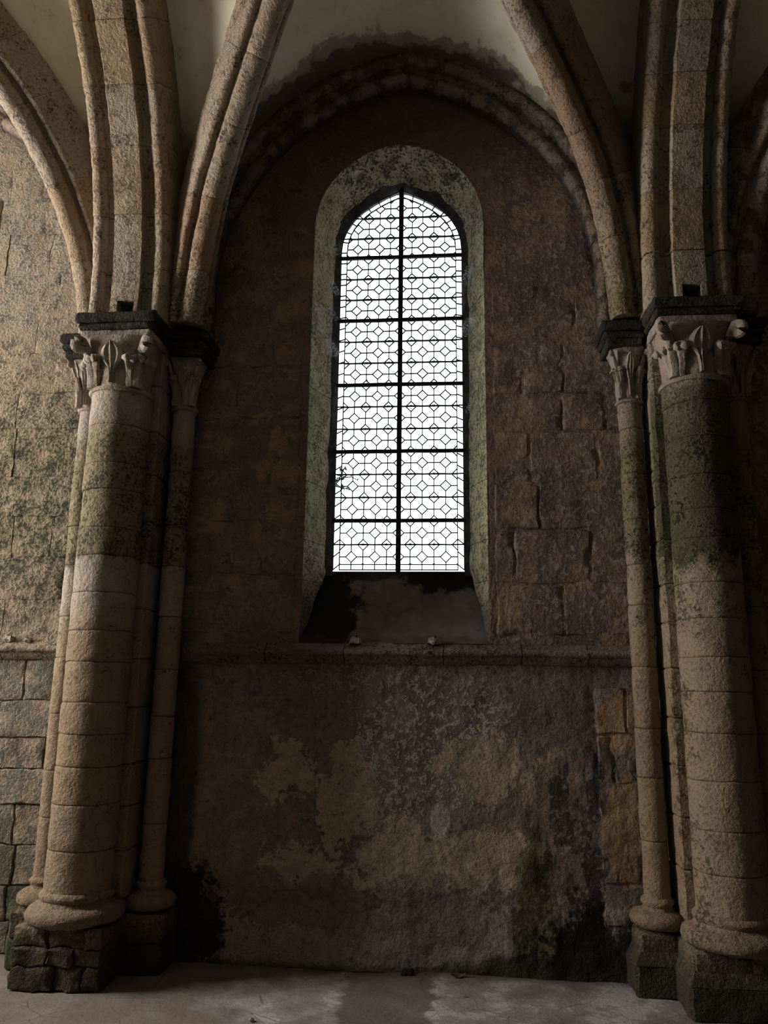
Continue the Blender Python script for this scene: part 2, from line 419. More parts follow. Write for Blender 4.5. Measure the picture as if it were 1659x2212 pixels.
# --- outline of the window opening, the same parameter at every depth
def outline(a, zb, zs, za, n_leg=22, n_arc=20, pk=0.0):
    r = za-zs; R = (a*a+r*r)/(2*a); c = a-R
    th = math.atan2(r, -c)
    L = [(-a, zb+(zs-zb)*i/n_leg) for i in range(n_leg)]
    arc = [(c+R*math.cos(th*i/n_arc), zs+R*math.sin(th*i/n_arc)) for i in range(n_arc+1)]   # right side, spring to apex
    arc = [(x, z-pk*4*abs(x)/a*(1-abs(x)/a)) for x, z in arc]
    left = [(-x, z) for x, z in arc]
    right = arc[::-1][1:]
    Rr = [(a, z) for _, z in L[::-1]]
    return L+left+right+Rr
OUT = dict(a=.596, zb=1.88, zs=4.80, za=5.455)
INN = dict(a=.492, zb=2.36, zs=4.80, za=5.325, pk=.02)
GLS = dict(a=.451, zb=2.385, zs=4.79, za=5.298, pk=.032)
YI, YG = .26, .323
# --- back wall with the pierced opening
def rel(x, z, k=1.0):
    d = .013*fbm((x, 0, z), 1.6, 4)+.008*fbm((x, 7, z), 6, 4)+.004*fbm((x, 3, z), 22, 3)
    return d*k
mb = MB()
o = outline(**OUT); nb_ = 12; o = o+[(OUT['a']*(1-2*i/nb_), OUT['zb']) for i in range(1, nb_)]
X0, X1, Z0, Z1 = -1.5, 1.62, 1.80, 6.6
def outer(x, z):
    cx, cz = 0, 3.6; dx, dz = x-cx, z-cz
    k = min((X1-cx)/dx if dx > 1e-9 else 1e9, (X0-cx)/dx if dx < -1e-9 else 1e9, (Z1-cz)/dz if dz > 1e-9 else 1e9, (Z0-cz)/dz if dz < -1e-9 else 1e9)
    return cx+dx*k, cz+dz*k
NR = 34; m = len(o); vs = []; fs = []
for j in range(NR+1):
    t = (j/NR)**1.15
    for x, z in o:
        X, Z = outer(x, z); px, pz = x+(X-x)*t, z+(Z-z)*t
        vs.append((px, rel(px, pz, min(1, .25+t*8))+.002, pz))
for j in range(NR):
    for i in range(m):
        i2 = (i+1) % m; fs.append((j*m+i, j*m+i2, (j+1)*m+i2, (j+1)*m+i))
mb.add(vs, fs)
mb.grid(lambda u, v: Vector((X0+(X1-X0)*u, rel(X0+(X1-X0)*u, 1.82*v, 1.3), 1.82*v)), 150, 90)
mb.grid(lambda u, v: Vector((-12+(X0+12)*u, .012, 9*v)), 2, 2)
mb.grid(lambda u, v: Vector((X1+(12-X1)*u, .012+rel(X1+(12-X1)*u, 9*v)*.5, 9*v)), 60, 60)
mb.grid(lambda u, v: Vector((X0-.4+(X1-X0+.8)*u, .02, Z1-.3+2.8*v)), 2, 2)
wall_back = tag(mobj('wall_back', mb.v, mb.f, M_WALL, None, 'all', False), 'damp stained plaster and stone wall around the tall window', None, None, 'structure')
# outer skin so that no daylight leaks around the window splay
sk = MB(); sk.box(-12, -.46, .34, .40, 0, 9); sk.box(.46, 12, .34, .40, 0, 9); sk.box(-.48, .48, .34, .40, 5.31, 9); sk.box(-.48, .48, .34, .40, 0, 2.38)
gl = outline(**GLS)
tag(sk.build('outer_skin', M_SHELL, wall_back, False))
# spandrels of the outer skin between the arch and the block above
sp = MB()
arc = [p for p in gl if p[1] > GLS['zs']-.01]
ring = [Vector((x*1.015, .34, z+.012)) for x, z in arc]; top = [Vector((x*1.1, .34, 5.45)) for x, z in arc]
sp.add(ring+top, [(i, i+1, len(arc)+i+1, len(arc)+i) for i in range(len(arc)-1)])
sp.build('spandrel', M_FRAME, wall_back, False)

# --- remaining enclosure of the church, outside the picture
def shell(name, args, label):
    b = MB()
    for a in args: b.box(*a)
    return tag(b.build(name, M_SHELL, None, False), label, None, None, 'structure')
shell('wall_left', [(-6, -5.5, -12, -2.05, 0, 9), (-6, -5.5, -.65, .3, 0, 9), (-6, -5.5, -2.05, -.65, 5.1, 9), (-6, -5.5, -2.05, -.65, 0, 1.65), (-6.2, -6, -2.3, -.4, 0, 5.2)], 'rubble end wall of the aisle with a tall window opening')
shell('wall_right', [(8, 8.5, -12, .3, 0, 9)], 'rubble end wall of the aisle')
shell('wall_front', [(-8.5, 8.5, -12, -11.5, 0, 9)], 'far wall of the nave')
shell('roof', [(-9, 9, -12.5, 1, 9, 9.3)], 'nave roof')

# --- stones of the back wall
def wall_stones(x0, x1, z0, z1, ch, bw, mat, proud, seed, gap=.007, rad=.012):
    rnd = random.Random(seed); z = z0; k = 0
    while z < z1-.08:
        h = min(ch*rnd.uniform(.85, 1.2), z1-z)
        if z1-z-h < .09: h = z1-z
        x = x0; first = True
        while x < x1-.02:
            wd = bw*rnd.uniform(.6, 1.35)*(.55 if first and k % 2 else 1); first = False
            if x1-x-wd < .1: wd = x1-x
            if True:
                b = MB(); p = proud*rnd.uniform(.3, 1.3)
                b.block((x+gap/2, -p, z+gap/2), (x+wd-gap/2, .06, z+h-gap/2), .045, rad)
                b.rough(.012, 6, seed).rough(.007, 20, seed+1)
                b.build('stone', mat, wall_back)
            x += wd
        z += h; k += 1
wall_stones(-3.5, -2.03, 0, 1.75, .205, .30, M_LWALL, .016, 3, .003, .007)
wall_stones(-3.5, -2.03, 1.86, 5.75, .30, .40, M_LWALL, .008, 4, .0, .003)
wall_stones(.64, 1.50, 1.93, 4.3, .30, .36, M_WALL, .006, 5, .004)
wall_stones(-1.45, -.64, 1.93, 4.1, .33, .42, M_WALL, .003, 6, .003)
wall_stones(1.22, 1.58, .28, 1.62, .25, .26, M_WALL, .008, 8, .005)

# --- window reveal: dressed stones of jambs and arch, each its own
o1, o2 = outline(**OUT), outline(**INN)
nO = len(o1)
cuts_leg = [0, 3, 5, 8, 10, 13, 16, 18, 22]
cuts = cuts_leg + [22+x for x in (4, 8, 12, 16, 20)]
cuts = cuts + [nO-1-c for c in cuts[::-1][1:]]
for a, b in zip(cuts[:-1], cuts[1:]):
    rings = []
    for d in range(8):
        t = d/7; Y = YI*t+.001
        rings.append((t, Y))
    bm_ = MB(); nn = b-a
    def P(i, t, Y, outw):
        # interpolate along the stone with a small joint at both ends
        f = a+nn*(i/(2*nn)); f = max(a+.015, min(b-.015, f)) ; k = min(int(f), nO-2); q = f-k
        x = (o1[k][0]*(1-q)+o1[k+1][0]*q)*(1-t)+(o2[k][0]*(1-q)+o2[k+1][0]*q)*t
        z = (o1[k][1]*(1-q)+o1[k+1][1]*q)*(1-t)+(o2[k][1]*(1-q)+o2[k+1][1]*q)*t
        if k < 22 or k >= nO-23: z = max(o1[k][1]*(1-q)+o1[k+1][1]*q, 1.88+.48*t)
        if outw:
            dx, dz = (x, z-4.6) if z > 4.8 else (x, 0); l = math.hypot(dx, dz); x += dx/l*.10; z += dz/l*.10
        return Vector((x, Y, z))
    N2 = 2*nn
    V_ = [[P(i, t, Y, False) for i in range(N2+1)] for t, Y in rings]
    Bk = [[P(i, t, Y, True) for i in range(N2+1)] for t, Y in ((0, .07), rings[-1])]
    for ro in V_:
        for i, p in enumerate(ro):
            e = .002 if i in (0, N2) else 0
            dx, dz = (p.x, p.z-4.6) if p.z > 4.8 else (p.x, 0); l = math.hypot(dx, dz)
            kk = e+(.012*noise.noise(p*5)+.010*noise.noise(p*14)+.005*noise.noise(p*40)+(.022*noise.noise(p*9) if p.z > 5.0 else 0))*(.3 if p.y < .02 else 1)
            p.x += dx/l*kk; p.z += dz/l*kk
    allr = [Bk[0]]+V_+[Bk[1]]
    bm_.add([p for ro in allr for p in ro], [(j*(N2+1)+i, j*(N2+1)+i+1, (j+1)*(N2+1)+i+1, (j+1)*(N2+1)+i) for j in range(len(allr)-1) for i in range(N2)])
    bm_.build('jamb_stone', M_JAMB, wall_back)
# mortar behind the jamb stones
b = MB(); q1 = outline(**dict(OUT, a=.612, za=5.47)); q2 = outline(**dict(INN, a=.513, za=5.35))
b.add([(x, .012, z) for x, z in q1]+[(x, YI+.01, z) for x, z in q2], [(i, i+1, nO+i+1, nO+i) for i in range(nO-1)])
b.build('jamb_mortar', M_MORTAR, wall_back)
# sloping sill
b = MB(); 
def sl(u, v):
    a = OUT['a']+(INN['a']-OUT['a'])*v+.012; x = -a+2*a*u; z = 1.875+(2.372-1.875)*v; y = -.004+(YG+.02)*v
    return Vector((x, y+.006*fbm((x, y, z), 5)-.012*max(0, v-.93)/.07, z))
b.grid(sl, 40, 24)
b.build('sill', M_SILL, wall_back, 'all')
# dark rebate round the glazing
b = MB(); g1, g2 = outline(**dict(INN, zb=2.34)), outline(**dict(GLS, zb=2.34))
n_ = len(g1)
rings = [[(x*1.03, YI-.004, z+(.01 if z > 5 else 0)) for x, z in g1], [(x*.995, YI+.012, z) for x, z in g1], [(x, YG-.01, z) for x, z in g2], [(x, YG+.03, z) for x, z in g2]]
b.add([p for r in rings for p in r], [(j*n_+i, j*n_+i+1, (j+1)*n_+i+1, (j+1)*n_+i) for j in range(3) for i in range(n_-1)])
b.v = [v+nz3(v, .004, 14) for v in b.v]
b.build('rebate', M_FRAME, wall_back)

# ------------------------------------------------------------------ leaded window
win = tag(empty('window_1', (0, YG, GLS['zb'])), 'tall pointed window of leaded clear glass', None, None, 'structure')
def wadd(b, name, mat, parent=win, smooth=False):
    ob = b.build(name, mat, None, smooth)
    ob.data.transform(Matrix.Translation((0, -YG, -GLS['zb']))); ob.parent = parent
    return ob
HX, HZ, DD = .0812, .08345, .038
ZB = 2.7285
HEAVY = [2.7285, 3.2269, 3.727, 4.2281, 4.7356]
def convex_clip(poly, clip):
    outp = poly
    for i in range(len(clip)):
        a, c = clip[i], clip[(i+1) % len(clip)]
        if abs(a[0]-c[0])+abs(a[1]-c[1]) < 1e-7: continue
        inside = lambda p: (c[0]-a[0])*(p[1]-a[1])-(c[1]-a[1])*(p[0]-a[0]) >= -1e-9
        inp, outp = outp, []
        for k in range(len(inp)):
            p, q = inp[k-1], inp[k]
            ip, iq = inside(p), inside(q)
            if ip != iq:
                d1 = (c[0]-a[0])*(p[1]-a[1])-(c[1]-a[1])*(p[0]-a[0]); d2 = (c[0]-a[0])*(q[1]-a[1])-(c[1]-a[1])*(q[0]-a[0])
                t = d1/(d1-d2); outp.append((p[0]+(q[0]-p[0])*t, p[1]+(q[1]-p[1])*t))
            if iq: outp.append(q)
        if len(outp) < 3: return []
    return outp
gin = outline(a=.406, zb=2.425, zs=4.79, za=5.245, n_leg=1, n_arc=12, pk=.03)       # inner border line
clip = gin[::-1]                                                              # counter-clockwise
polys = []
def cell(i, j):  # lattice node diamonds, i column, j row (row 0 = first heavy bar)
    cx, cz = i*HX, ZB+j*HZ
    return [(cx-DD, cz), (cx, cz-DD), (cx+DD, cz), (cx, cz+DD)]
for j in range(-4, 34):
    for i in range(-5, 6):
        if (i+j) % 2: polys.append(cell(i, j))            # diamonds on alternate nodes
for j in range(-4, 34):
    for i in range(-5, 5):
        x0, x1, z0, z1 = i*HX, (i+1)*HX, ZB+j*HZ, ZB+(j+1)*HZ
        if (i+j) % 2:   # corners (x0,z0) and (x1,z1) carry diamonds
            polys.append([(x0+DD, z0), (x1, z0), (x1, z1-DD), (x1-DD, z1), (x0, z1), (x0, z0+DD)])
        else:
            polys.append([(x0, z0), (x1-DD, z0), (x1, z0+DD), (x1, z1), (x0+DD, z1), (x0, z1-DD)])
def area2(p): return abs(sum(p[k-1][0]*p[k][1]-p[k][0]*p[k-1][1] for k in range(len(p))))/2
def split_rows(p):      # the bars and the mullion cut the panes that lie across them
    res = [p]
    for ax, vals in ((1, [ZB+2*k*HZ for k in range(-2, 17)]), (0, [0.0])):
        nr = []
        for q in res:
            lo, hi = min(v[ax] for v in q), max(v[ax] for v in q)
            c = [v for v in vals if lo+.004 < v < hi-.004]
            if not c: nr.append(q); continue
            v = c[0]; B = 9
            if ax == 1: r1, r2 = [(-B, -B), (B, -B), (B, v), (-B, v)], [(-B, v), (B, v), (B, 2*B), (-B, 2*B)]
            else: r1, r2 = [(-B, -B), (v, -B), (v, B), (-B, B)], [(v, -B), (B, -B), (B, B), (v, B)]
            for r in (r1, r2):
                k = convex_clip(q, r)
                if k: nr.append(k)
        res = nr
    return res
panes = []
for p in polys:
    k = convex_clip(p, clip)
    if k and area2(k) > 1.2e-4:
        for q in split_rows(k):
            if area2(q) > 1.0e-4: panes.append(q)
# border strip: its own little panes between the border line and the stone
gl_o = outline(a=.4495, zb=2.388, zs=4.79, za=5.296, n_leg=27, n_arc=8, pk=.032)
gl_i = outline(a=.406, zb=2.425, zs=4.79, za=5.245, n_leg=27, n_arc=8, pk=.03)
for k in range(len(gl_o)-1): panes.append([gl_o[k], gl_o[k+1], gl_i[k+1], gl_i[k]][::-1])
for i in range(-5, 5): panes.append([(i*HX, 2.388), ((i+1)*HX, 2.388), ((i+1)*HX, 2.425), (i*HX, 2.425)])
edges = {}
for p in panes:
    for k in range(len(p)):
        a, c = p[k-1], p[k]
        ka, kc = (round(a[0], 3), round(a[1], 3)), (round(c[0], 3), round(c[1], 3))
        if ka != kc: edges[tuple(sorted((ka, kc)))] = 1
lead = MB()
def bar2(b, a, c, wd, y0, y1):
    dx, dz = c[0]-a[0], c[1]-a[1]; l = math.hypot(dx, dz)
    if l < 1e-5: return
    nx, nz_ = -dz/l*wd/2, dx/l*wd/2; ex, ez = dx/l*wd*.3, dz/l*wd*.3
    q = [(a[0]-ex+nx, a[1]-ez+nz_), (a[0]-ex-nx, a[1]-ez-nz_), (c[0]+ex-nx, c[1]+ez-nz_), (c[0]+ex+nx, c[1]+ez+nz_)]
    b.add([(x, y0, z) for x, z in q]+[(x, y1, z) for x, z in q], [(0, 1, 2, 3), (7, 6, 5, 4), (0, 4, 5, 1), (1, 5, 6, 2), (2, 6, 7, 3), (3, 7, 4, 0)])
for a, c in edges: bar2(lead, a, c, .0066, YG-.003, YG+.007)
wadd(lead, 'lead_came', M_LEAD)
panes.sort(key=area2, reverse=True)
rest = MB()
for k, p in enumerate(panes):
    cx = sum(v[0] for v in p)/len(p); cz = sum(v[1] for v in p)/len(p)
    q = [(cx+(x-cx)*.985, cz+(z-cz)*.985) for x, z in p]; n_ = len(q)
    tilt = random.uniform(-.0006, .0006)
    vs = [(x, YG+.001+tilt, z) for x, z in q]+[(x, YG+.004+tilt, z) for x, z in q]
    fs = [tuple(range(n_)), tuple(range(2*n_-1, n_-1, -1))]+[(i, n_+i, n_+(i+1) % n_, (i+1) % n_) for i in range(n_)]
    if k < 300:
        b = MB(); b.add(vs, fs); wadd(b, 'pane', M_GLASS)
    else: rest.add(vs, fs)
tag(wadd(rest, 'small_panes', M_GLASS), None, None, None, 'stuff')
def hw(z):   # half width of the glass at height z
    if z <= GLS['zs']: return GLS['a']
    r = GLS['za']-GLS['zs']; R = (GLS['a']**2+r*r)/(2*GLS['a']); return GLS['a']-R+math.sqrt(max(0, R*R-(z-GLS['zs'])**2))
mul = MB(); mul.block((-.017, YG-.028, 2.375), (.017, YG+.0, 5.29), .12, .004); mul.rough(.0025, 9)
wadd(mul, 'mullion', M_IRON, smooth=True)
for z in HEAVY:
    b = MB(); a = hw(z)+.03; b.block((-a, YG-.022, z-.0135), (a, YG-.002, z+.0135), .08, .004); b.rough(.0025, 8, z)
    hb = wadd(b, 'saddle_bar', M_IRON, smooth=True)
    rd = random.Random(int(z*100))
    for k in range(rd.randint(3, 5)):
        x = rd.uniform(-.9, .9)*hw(z); t = MB()
        t.tube([(x, YG-.024, z-.012), (x+rd.uniform(-.01, .01), YG-.03, z+.02), (x+rd.uniform(-.02, .02), YG-.03, z+rd.uniform(.025, .055))], .0022, 5)
        ob = t.build('wire_tie', M_LEAD); ob.data.transform(Matrix.Translation((0, -YG, -GLS['zb']))); ob.parent = hb
for k in range(-1, 16):
    z = ZB+2*k*HZ
    if min(abs(z-h) for h in HEAVY) < .03: continue
    if z > 5.2: continue
    a = hw(z)+.012; b = MB()
    b.tube([(-a+2*a*i/16, YG-.009+.001*math.sin(i), z+.0015*math.sin(i*2.1)) for i in range(17)], .0052, 6)
    for i in range(-4, 5):
        if abs(i*HX*1.02) < a-.02 and i % 2: b.tube([(i*HX-.008, YG-.008, z), (i*HX, YG-.008, z+.001), (i*HX+.008, YG-.008, z)], .008, 6)
    wadd(b, 'tie_bar', M_IRON, smooth=True)

# ================================================================== vault
def spline(pts, n):
    """Catmull-Rom through 2-D points, n samples"""
    P = [Vector((*p, 0)) for p in pts]; P = [P[0]*2-P[1]]+P+[P[-1]*2-P[-2]]; out = []
    for i in range(1, len(P)-2):
        for k in range(n):
            t = k/n; a, b, c, d = P[i-1:i+3]
            out.append(.5*((2*b)+(c-a)*t+(2*a-5*b+4*c-d)*t*t+(3*b-a-3*c+d)*t**3))
    out.append(P[-2]); return [(v.x, v.y) for v in out]
def resample(pts, n):
    L = [0]
    for a, b in zip(pts[:-1], pts[1:]): L.append(L[-1]+(b-a).length)
    out = []; k = 0
    for i in range(n+1):
        s = L[-1]*i/n
        while k < len(pts)-2 and L[k+1] < s: k += 1
        t = (s-L[k])/max(1e-9, L[k+1]-L[k]); out.append(pts[k].lerp(pts[k+1], min(1, t)))
    return out
def frames(path, bdir):
    fr = []
    for i, p in enumerate(path):
        t = (path[min(i+1, len(path)-1)]-path[max(0, i-1)]).normalized()
        b = Vector(bdir); n = b.cross(t).normalized()
        fr.append((p, b, n))
    if fr[-1][2].z < 0: fr = [(p, b, -n) for p, b, n in fr]
    return fr
def arc_pts(cx, cy, r, a0, a1, n): return [(cx+r*math.cos(a0+(a1-a0)*i/n), cy+r*math.sin(a0+(a1-a0)*i/n)) for i in range(n+1)]
def sym(half): return half+[(-x, y) for x, y in half[::-1] if abs(x) > 1e-6]
SEC_T = sym([(0, 0), (.05, 0), (.092, .002), (.097, .012), (.10, .055), (.125, .078), (.155, .075)]+arc_pts(.209, .066, .05, PI*.95, 2*PI, 9)+[(.262, .11), (.262, .30), (.255, .50)])
SEC_D = sym(arc_pts(0, .072, .072, -PI/2, PI*.22, 9)+[(.06, .128), (.072, .135)]+arc_pts(.098, .15, .03, -PI*.7, PI*.1, 6)+[(.13, .185), (.13, .40)])
SEC_W = [(.06, 0), (-.02, 0)]+arc_pts(-.05, .052, .052, -PI*.4, -PI*1.15, 8)+[(-.085, .10), (-.095, .125)]+arc_pts(-.135, .158, .042, -PI*.35, -PI*1.2, 7)+[(-.175, .20), (-.17, .27), (.06, .27)]
def rib(name, path, bdir, sec, lens, mat, label, cat, group, parent=None, skip_first=False, seed=0, gap=.002):
    """a rib of separate voussoirs along a path"""
    root = empty(name, path[0]); tag(root, label, cat, group)
    path = resample(path, 240); fr = frames(path, bdir)
    L = sum((a-b).length for a, b in zip(path[:-1], path[1:])); rd = random.Random(seed)
    s = 0; stops = [0]
    while s < L-.1: s += lens*rd.uniform(.75, 1.25); stops.append(min(s, L))
    if stops[-1] < L: stops.append(L)
    for k, (a, c) in enumerate(zip(stops[:-1], stops[1:])):
        i0, i1 = round(a/L*240), round(c/L*240)
        if i1-i0 < 1 or (k == 0 and skip_first): continue
        cb = sum(p[0] for p in sec)/len(sec); cn = sum(p[1] for p in sec)/len(sec)
        rings = []; idx = list(range(i0, i1+1, 2)); idx = idx if idx[-1] == i1 else idx+[i1]
        off = rd.uniform(-.004, .004)
        for q, i in enumerate(idx):
            p, b, n = fr[i]; e = (q in (0, len(idx)-1)); ring = []
            t = (fr[min(i+1, 240)][0]-fr[max(i-1, 0)][0]).normalized()
            sh = t*(gap/2)*(1 if q == 0 else -1 if q == len(idx)-1 else 0)
            for x, y in sec:
                if e:
                    dx, dy = x-cb, y-cn; l = math.hypot(dx, dy); x -= dx/l*.003; y -= dy/l*.003
                ring.append(p+b*x+n*(y+off)+sh)
            rings.append(ring)
            if q == 0 or q == len(idx)-2:
                pass
        # full section just inside the chamfered ends
        def mid(i, d):
            p, b, n = fr[i]; t = (fr[min(i+1, 240)][0]-fr[max(i-1, 0)][0]).normalized()
            return [p+t*d+b*x+n*(y+off) for x, y in sec]
        rings = [rings[0], mid(i0, gap/2+.007)]+rings[1:-1]+[mid(i1, -gap/2-.007), rings[-1]]
        mbv = MB(); mbv.loft(rings); mbv.rough(.006, 9, seed).rough(.003, 30, seed+2)
        ob = mbv.build('voussoir', mat); ob.data.transform(Matrix.Translation(-root.location)); ob.parent = root
    return root, fr, stops
# transverse arches (plane of each pier)
ZI = 3.905
def trans_path(px, n=60):
    c, z, R = -2.89, 4.1, 2.42; a1 = math.acos((BCY-c)/R)
    near = [Vector((px, -.47, ZI+(z-ZI)*i/4)) for i in range(4)]+[Vector((px, c+R*math.cos(a1*i/n), z+R*math.sin(a1*i/n))) for i in range(n+1)]
    return near
def transverse(px, label, seed, hole_dx):
    path = trans_path(px)
    root, fr, stops = rib('transverse_rib', path, (1, 0, 0), SEC_T, .36, M_RIB, label, 'vault rib', 'transverse ribs of the vault', None, True, seed)
    # springer with the square socket left by a beam
    ztop = path[0].z+stops[1]-.003; zs = ZI
    mbv = MB()
    hw_ = .056; zh = min(ztop-.02, ZI+.125)
    def prism(sec, z0, z1):
        nz = max(1, round((z1-z0)/.03))
        mbv.loft([[Vector((px+x, -.47+y, z0+(z1-z0)*k/nz)) for x, y in sec] for k in range(nz+1)])
    full = SEC_T
    right = [(x, y) for x, y in SEC_T[:len(SEC_T)//2+1] if x >= hw_]; right = [(hw_, 0)]+right+[(hw_, .50)]
    lft = [(-x, y) for x, y in right]
    prism([(x+hole_dx, y) if abs(x) <= hw_+1e-6 else (x, y) for x, y in right], zs, zh)
    prism([(x+hole_dx, y) if abs(x) <= hw_+1e-6 else (x, y) for x, y in lft], zs, zh)
    prism(full, zh, ztop)
    mbv.add([(px-.08, -.17, zs), (px+.08, -.17, zs), (px+.08, -.17, zh), (px-.08, -.17, zh)], [(0, 1, 2, 3)])
    mbv.rough(.004, 9, seed)
    ob = mbv.build('springer', M_RIB); ob.data.transform(Matrix.Translation(-root.location)); ob.parent = root
    return root
transverse(PXL, 'broad moulded transverse rib rising from the lit pier at the left', 11, .012)
transverse(PXR, 'broad moulded transverse rib rising from the dark pier at the right', 12, .0)

# diagonal ribs, profile measured along the diagonal plane
DL = [(.17, 3.905), (.235, 4.18), (.32, 4.48), (.45, 4.75), (.63, 4.985), (.84, 5.19), (1.03, 5.375), (1.21, 5.545), (1.55, 5.80), (1.9, 5.97), (2.27, 6.05)]
DR = [(.11, 3.905), (.14, 4.15), (.20, 4.45), (.32, 4.72), (.50, 4.955), (.725, 5.15), (.96, 5.325), (1.19, 5.475), (1.55, 5.75), (1.9, 5.95), (2.26, 6.05)]
DLL = [(.05, 3.905), (.125, 4.29), (.235, 4.59), (.38, 4.87), (.555, 5.12), (.76, 5.34), (1.1, 5.6), (1.5, 5.85), (1.9, 6.0), (2.3, 6.05)]
def diag_path(st, end, prof):
    st, end = Vector((*st, 0)), Vector((*end, 0)); d = (end-st).normalized()
    return [Vector((st.x+d.x*s, st.y+d.y*s, z)) for s, z in spline(prof, 8)], d
def diag(st, end, prof, label, seed, mat=M_DIAG):
    path, d = diag_path(st, end, prof)
    rib('diagonal_rib', path, (-d.y, d.x, 0), SEC_D, .42, mat, label, 'vault rib', 'diagonal ribs of the vault', None, False, seed)
    return path
pDL = diag((-1.40, -.25), (BCX, BCY), DL, 'rounded diagonal rib rising rightward from the left pier towards the vault centre', 21)
pDR = diag((1.48, -.25), (BCX, BCY), DR, 'shadowed rounded diagonal rib leaning in over the window from the right pier', 22)
LBX = 2*PXL-BCX; RBX = 2*PXR-BCX
pLL = diag((-2.1, -.2), (LBX, BCY), DLL, 'pale lit diagonal rib sweeping up at the far left edge of the photo', 23, M_RIB)
pRR = diag((2*PXR-1.48, -.25), (RBX, BCY), DR, 'diagonal rib beyond the dark pier at the far right', 24, M_WARCH)  # darker wall-rib stone stands in for the shade of this bay

# wall ribs
def warch_path(xr, side, n=40, rad=1.62):
    """half of the wall rib: side +1 right half, -1 left half (in the window bay)"""
    cx = -.28 if side > 0 else .34; ax = .03
    a1 = math.acos((ax-cx)*side/rad)+.035
    foot = [Vector((cx+side*rad, 0, ZI+(4.3-ZI)*i/6)) for i in range(6)]
    return foot+[Vector((cx+side*rad*math.cos(a1*i/n), 0, 4.3+rad*math.sin(a1*i/n))) for i in range(n+1)]
def wall_arch(paths, label, seed):
    root = None
    for k, p in enumerate(paths):
        r, fr, st = rib('wall_rib', p, (0, 1, 0), SEC_W, .40, M_WARCH, label, 'vault rib', 'wall ribs of the vault', None, False, seed+k)
        if root is None: root = r
        else:
            for c in list(r.children):
                c.data.transform(Matrix.Translation(r.location-root.location)); c.parent = root
            bpy.data.objects.remove(r)
    return root
wr, wl = warch_path(0, 1), warch_path(0, -1)
wall_arch([wl, wr], 'dark moulded pointed rib along the wall over the tall window', 31)
mir = lambda path, px: [Vector((2*px-p.x, p.y, p.z)) for p in path]
wall_arch([mir(wl, PXL), mir(wr, PXL)], 'wall rib of the neighbouring bay at the left edge of the photo', 33)
wall_arch([mir(wr, PXR), mir(wl, PXR)], 'wall rib of the unlit bay beyond the right pier', 35)

# webs of the vault
def wcurve(side, px=None):
    cx = -.28 if side > 0 else .34; rad = 1.80; a1 = math.acos((.03-cx)*side/rad)
    pts = [Vector((cx+side*rad, -.10, ZI+(4.3-ZI)*i/6)) for i in range(6)]+[Vector((cx+side*rad*math.cos(a1*i/40), -.10, 4.3+rad*math.sin(a1*i/40))) for i in range(41)]
    return pts if px is None else mir(pts, px)
def lift(path, side_hint):
    out = []
    for i, p in enumerate(path):
        t = (path[min(i+1, len(path)-1)]-path[max(0, i-1)]).normalized()
        h = Vector((t.x, t.y, 0)); h = h.normalized() if h.length > 1e-4 else Vector((0, -1, 0))
        n = Vector((-h.x*t.z, -h.y*t.z, math.hypot(t.x, t.y)))
        out.append(p+n*.30)
    out[-1] = path[-1]+Vector((0, 0, .30)); return out
def tcurve(x):
    out = []
    for p in trans_path(x, 50):
        c = Vector((x, -2.89, max(4.1, p.z*0+4.1))); d = p-c
        if p.z <= 4.1: out.append(Vector((x, -.47+.40, p.z)))
        else: out.append(c+d*((2.42+.40)/2.42))
    return [Vector((p.x, max(p.y, BCY), p.z)) for p in out]
NT = 60
ceiling = tag(empty('ceiling', (BCX, BCY, 6)), 'rib vault with plastered webs', None, None, 'structure')
def web(curves, name='vault_web'):
    """one mesh per cell, ruled between neighbouring curves"""
    mbv = MB()
    for c1, c2 in curves:
        for flip in (0, 1):
            a, b = resample(c1, NT), resample(c2, NT)
            if flip:   # the nave half of the same bay
                a = [Vector((p.x, 2*BCY-p.y, p.z)) for p in a]; b = [Vector((p.x, 2*BCY-p.y, p.z)) for p in b]
            def f(u, v):
                k = v*NT; i = min(int(k), NT-1); t = k-i
                p = a[i].lerp(a[i+1], t).lerp(b[i].lerp(b[i+1], t), u)
                s = math.sin(u*PI)*math.sin(min(1, v*1.2)*PI*.5)
                return p+Vector((0, 0, .04*s+.006*fbm(p, 2.5)))
            mbv.grid(f, 24, NT)
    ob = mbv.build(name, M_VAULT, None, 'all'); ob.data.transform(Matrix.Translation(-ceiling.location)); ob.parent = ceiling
    return ob
dL, dR, dLL, dRR = (lift(p, 0) for p in (pDL, pDR, pLL, pRR))
mLL2 = mir(mir(dL, BCX), PXL)
web([(wcurve(-1), dL), (wcurve(1), dR)])
web([(dL, tcurve(PXL+.25))]); web([(dR, tcurve(PXR-.25))])
web([(wcurve(-1, PXL), dLL), (wcurve(1, PXL), mir(dR, PXL))]); web([(dLL, tcurve(PXL-.25))])
web([(wcurve(1, PXR), dRR), (wcurve(-1, PXR), mir(dL, PXR))]); web([(dRR, tcurve(PXR+.25))])

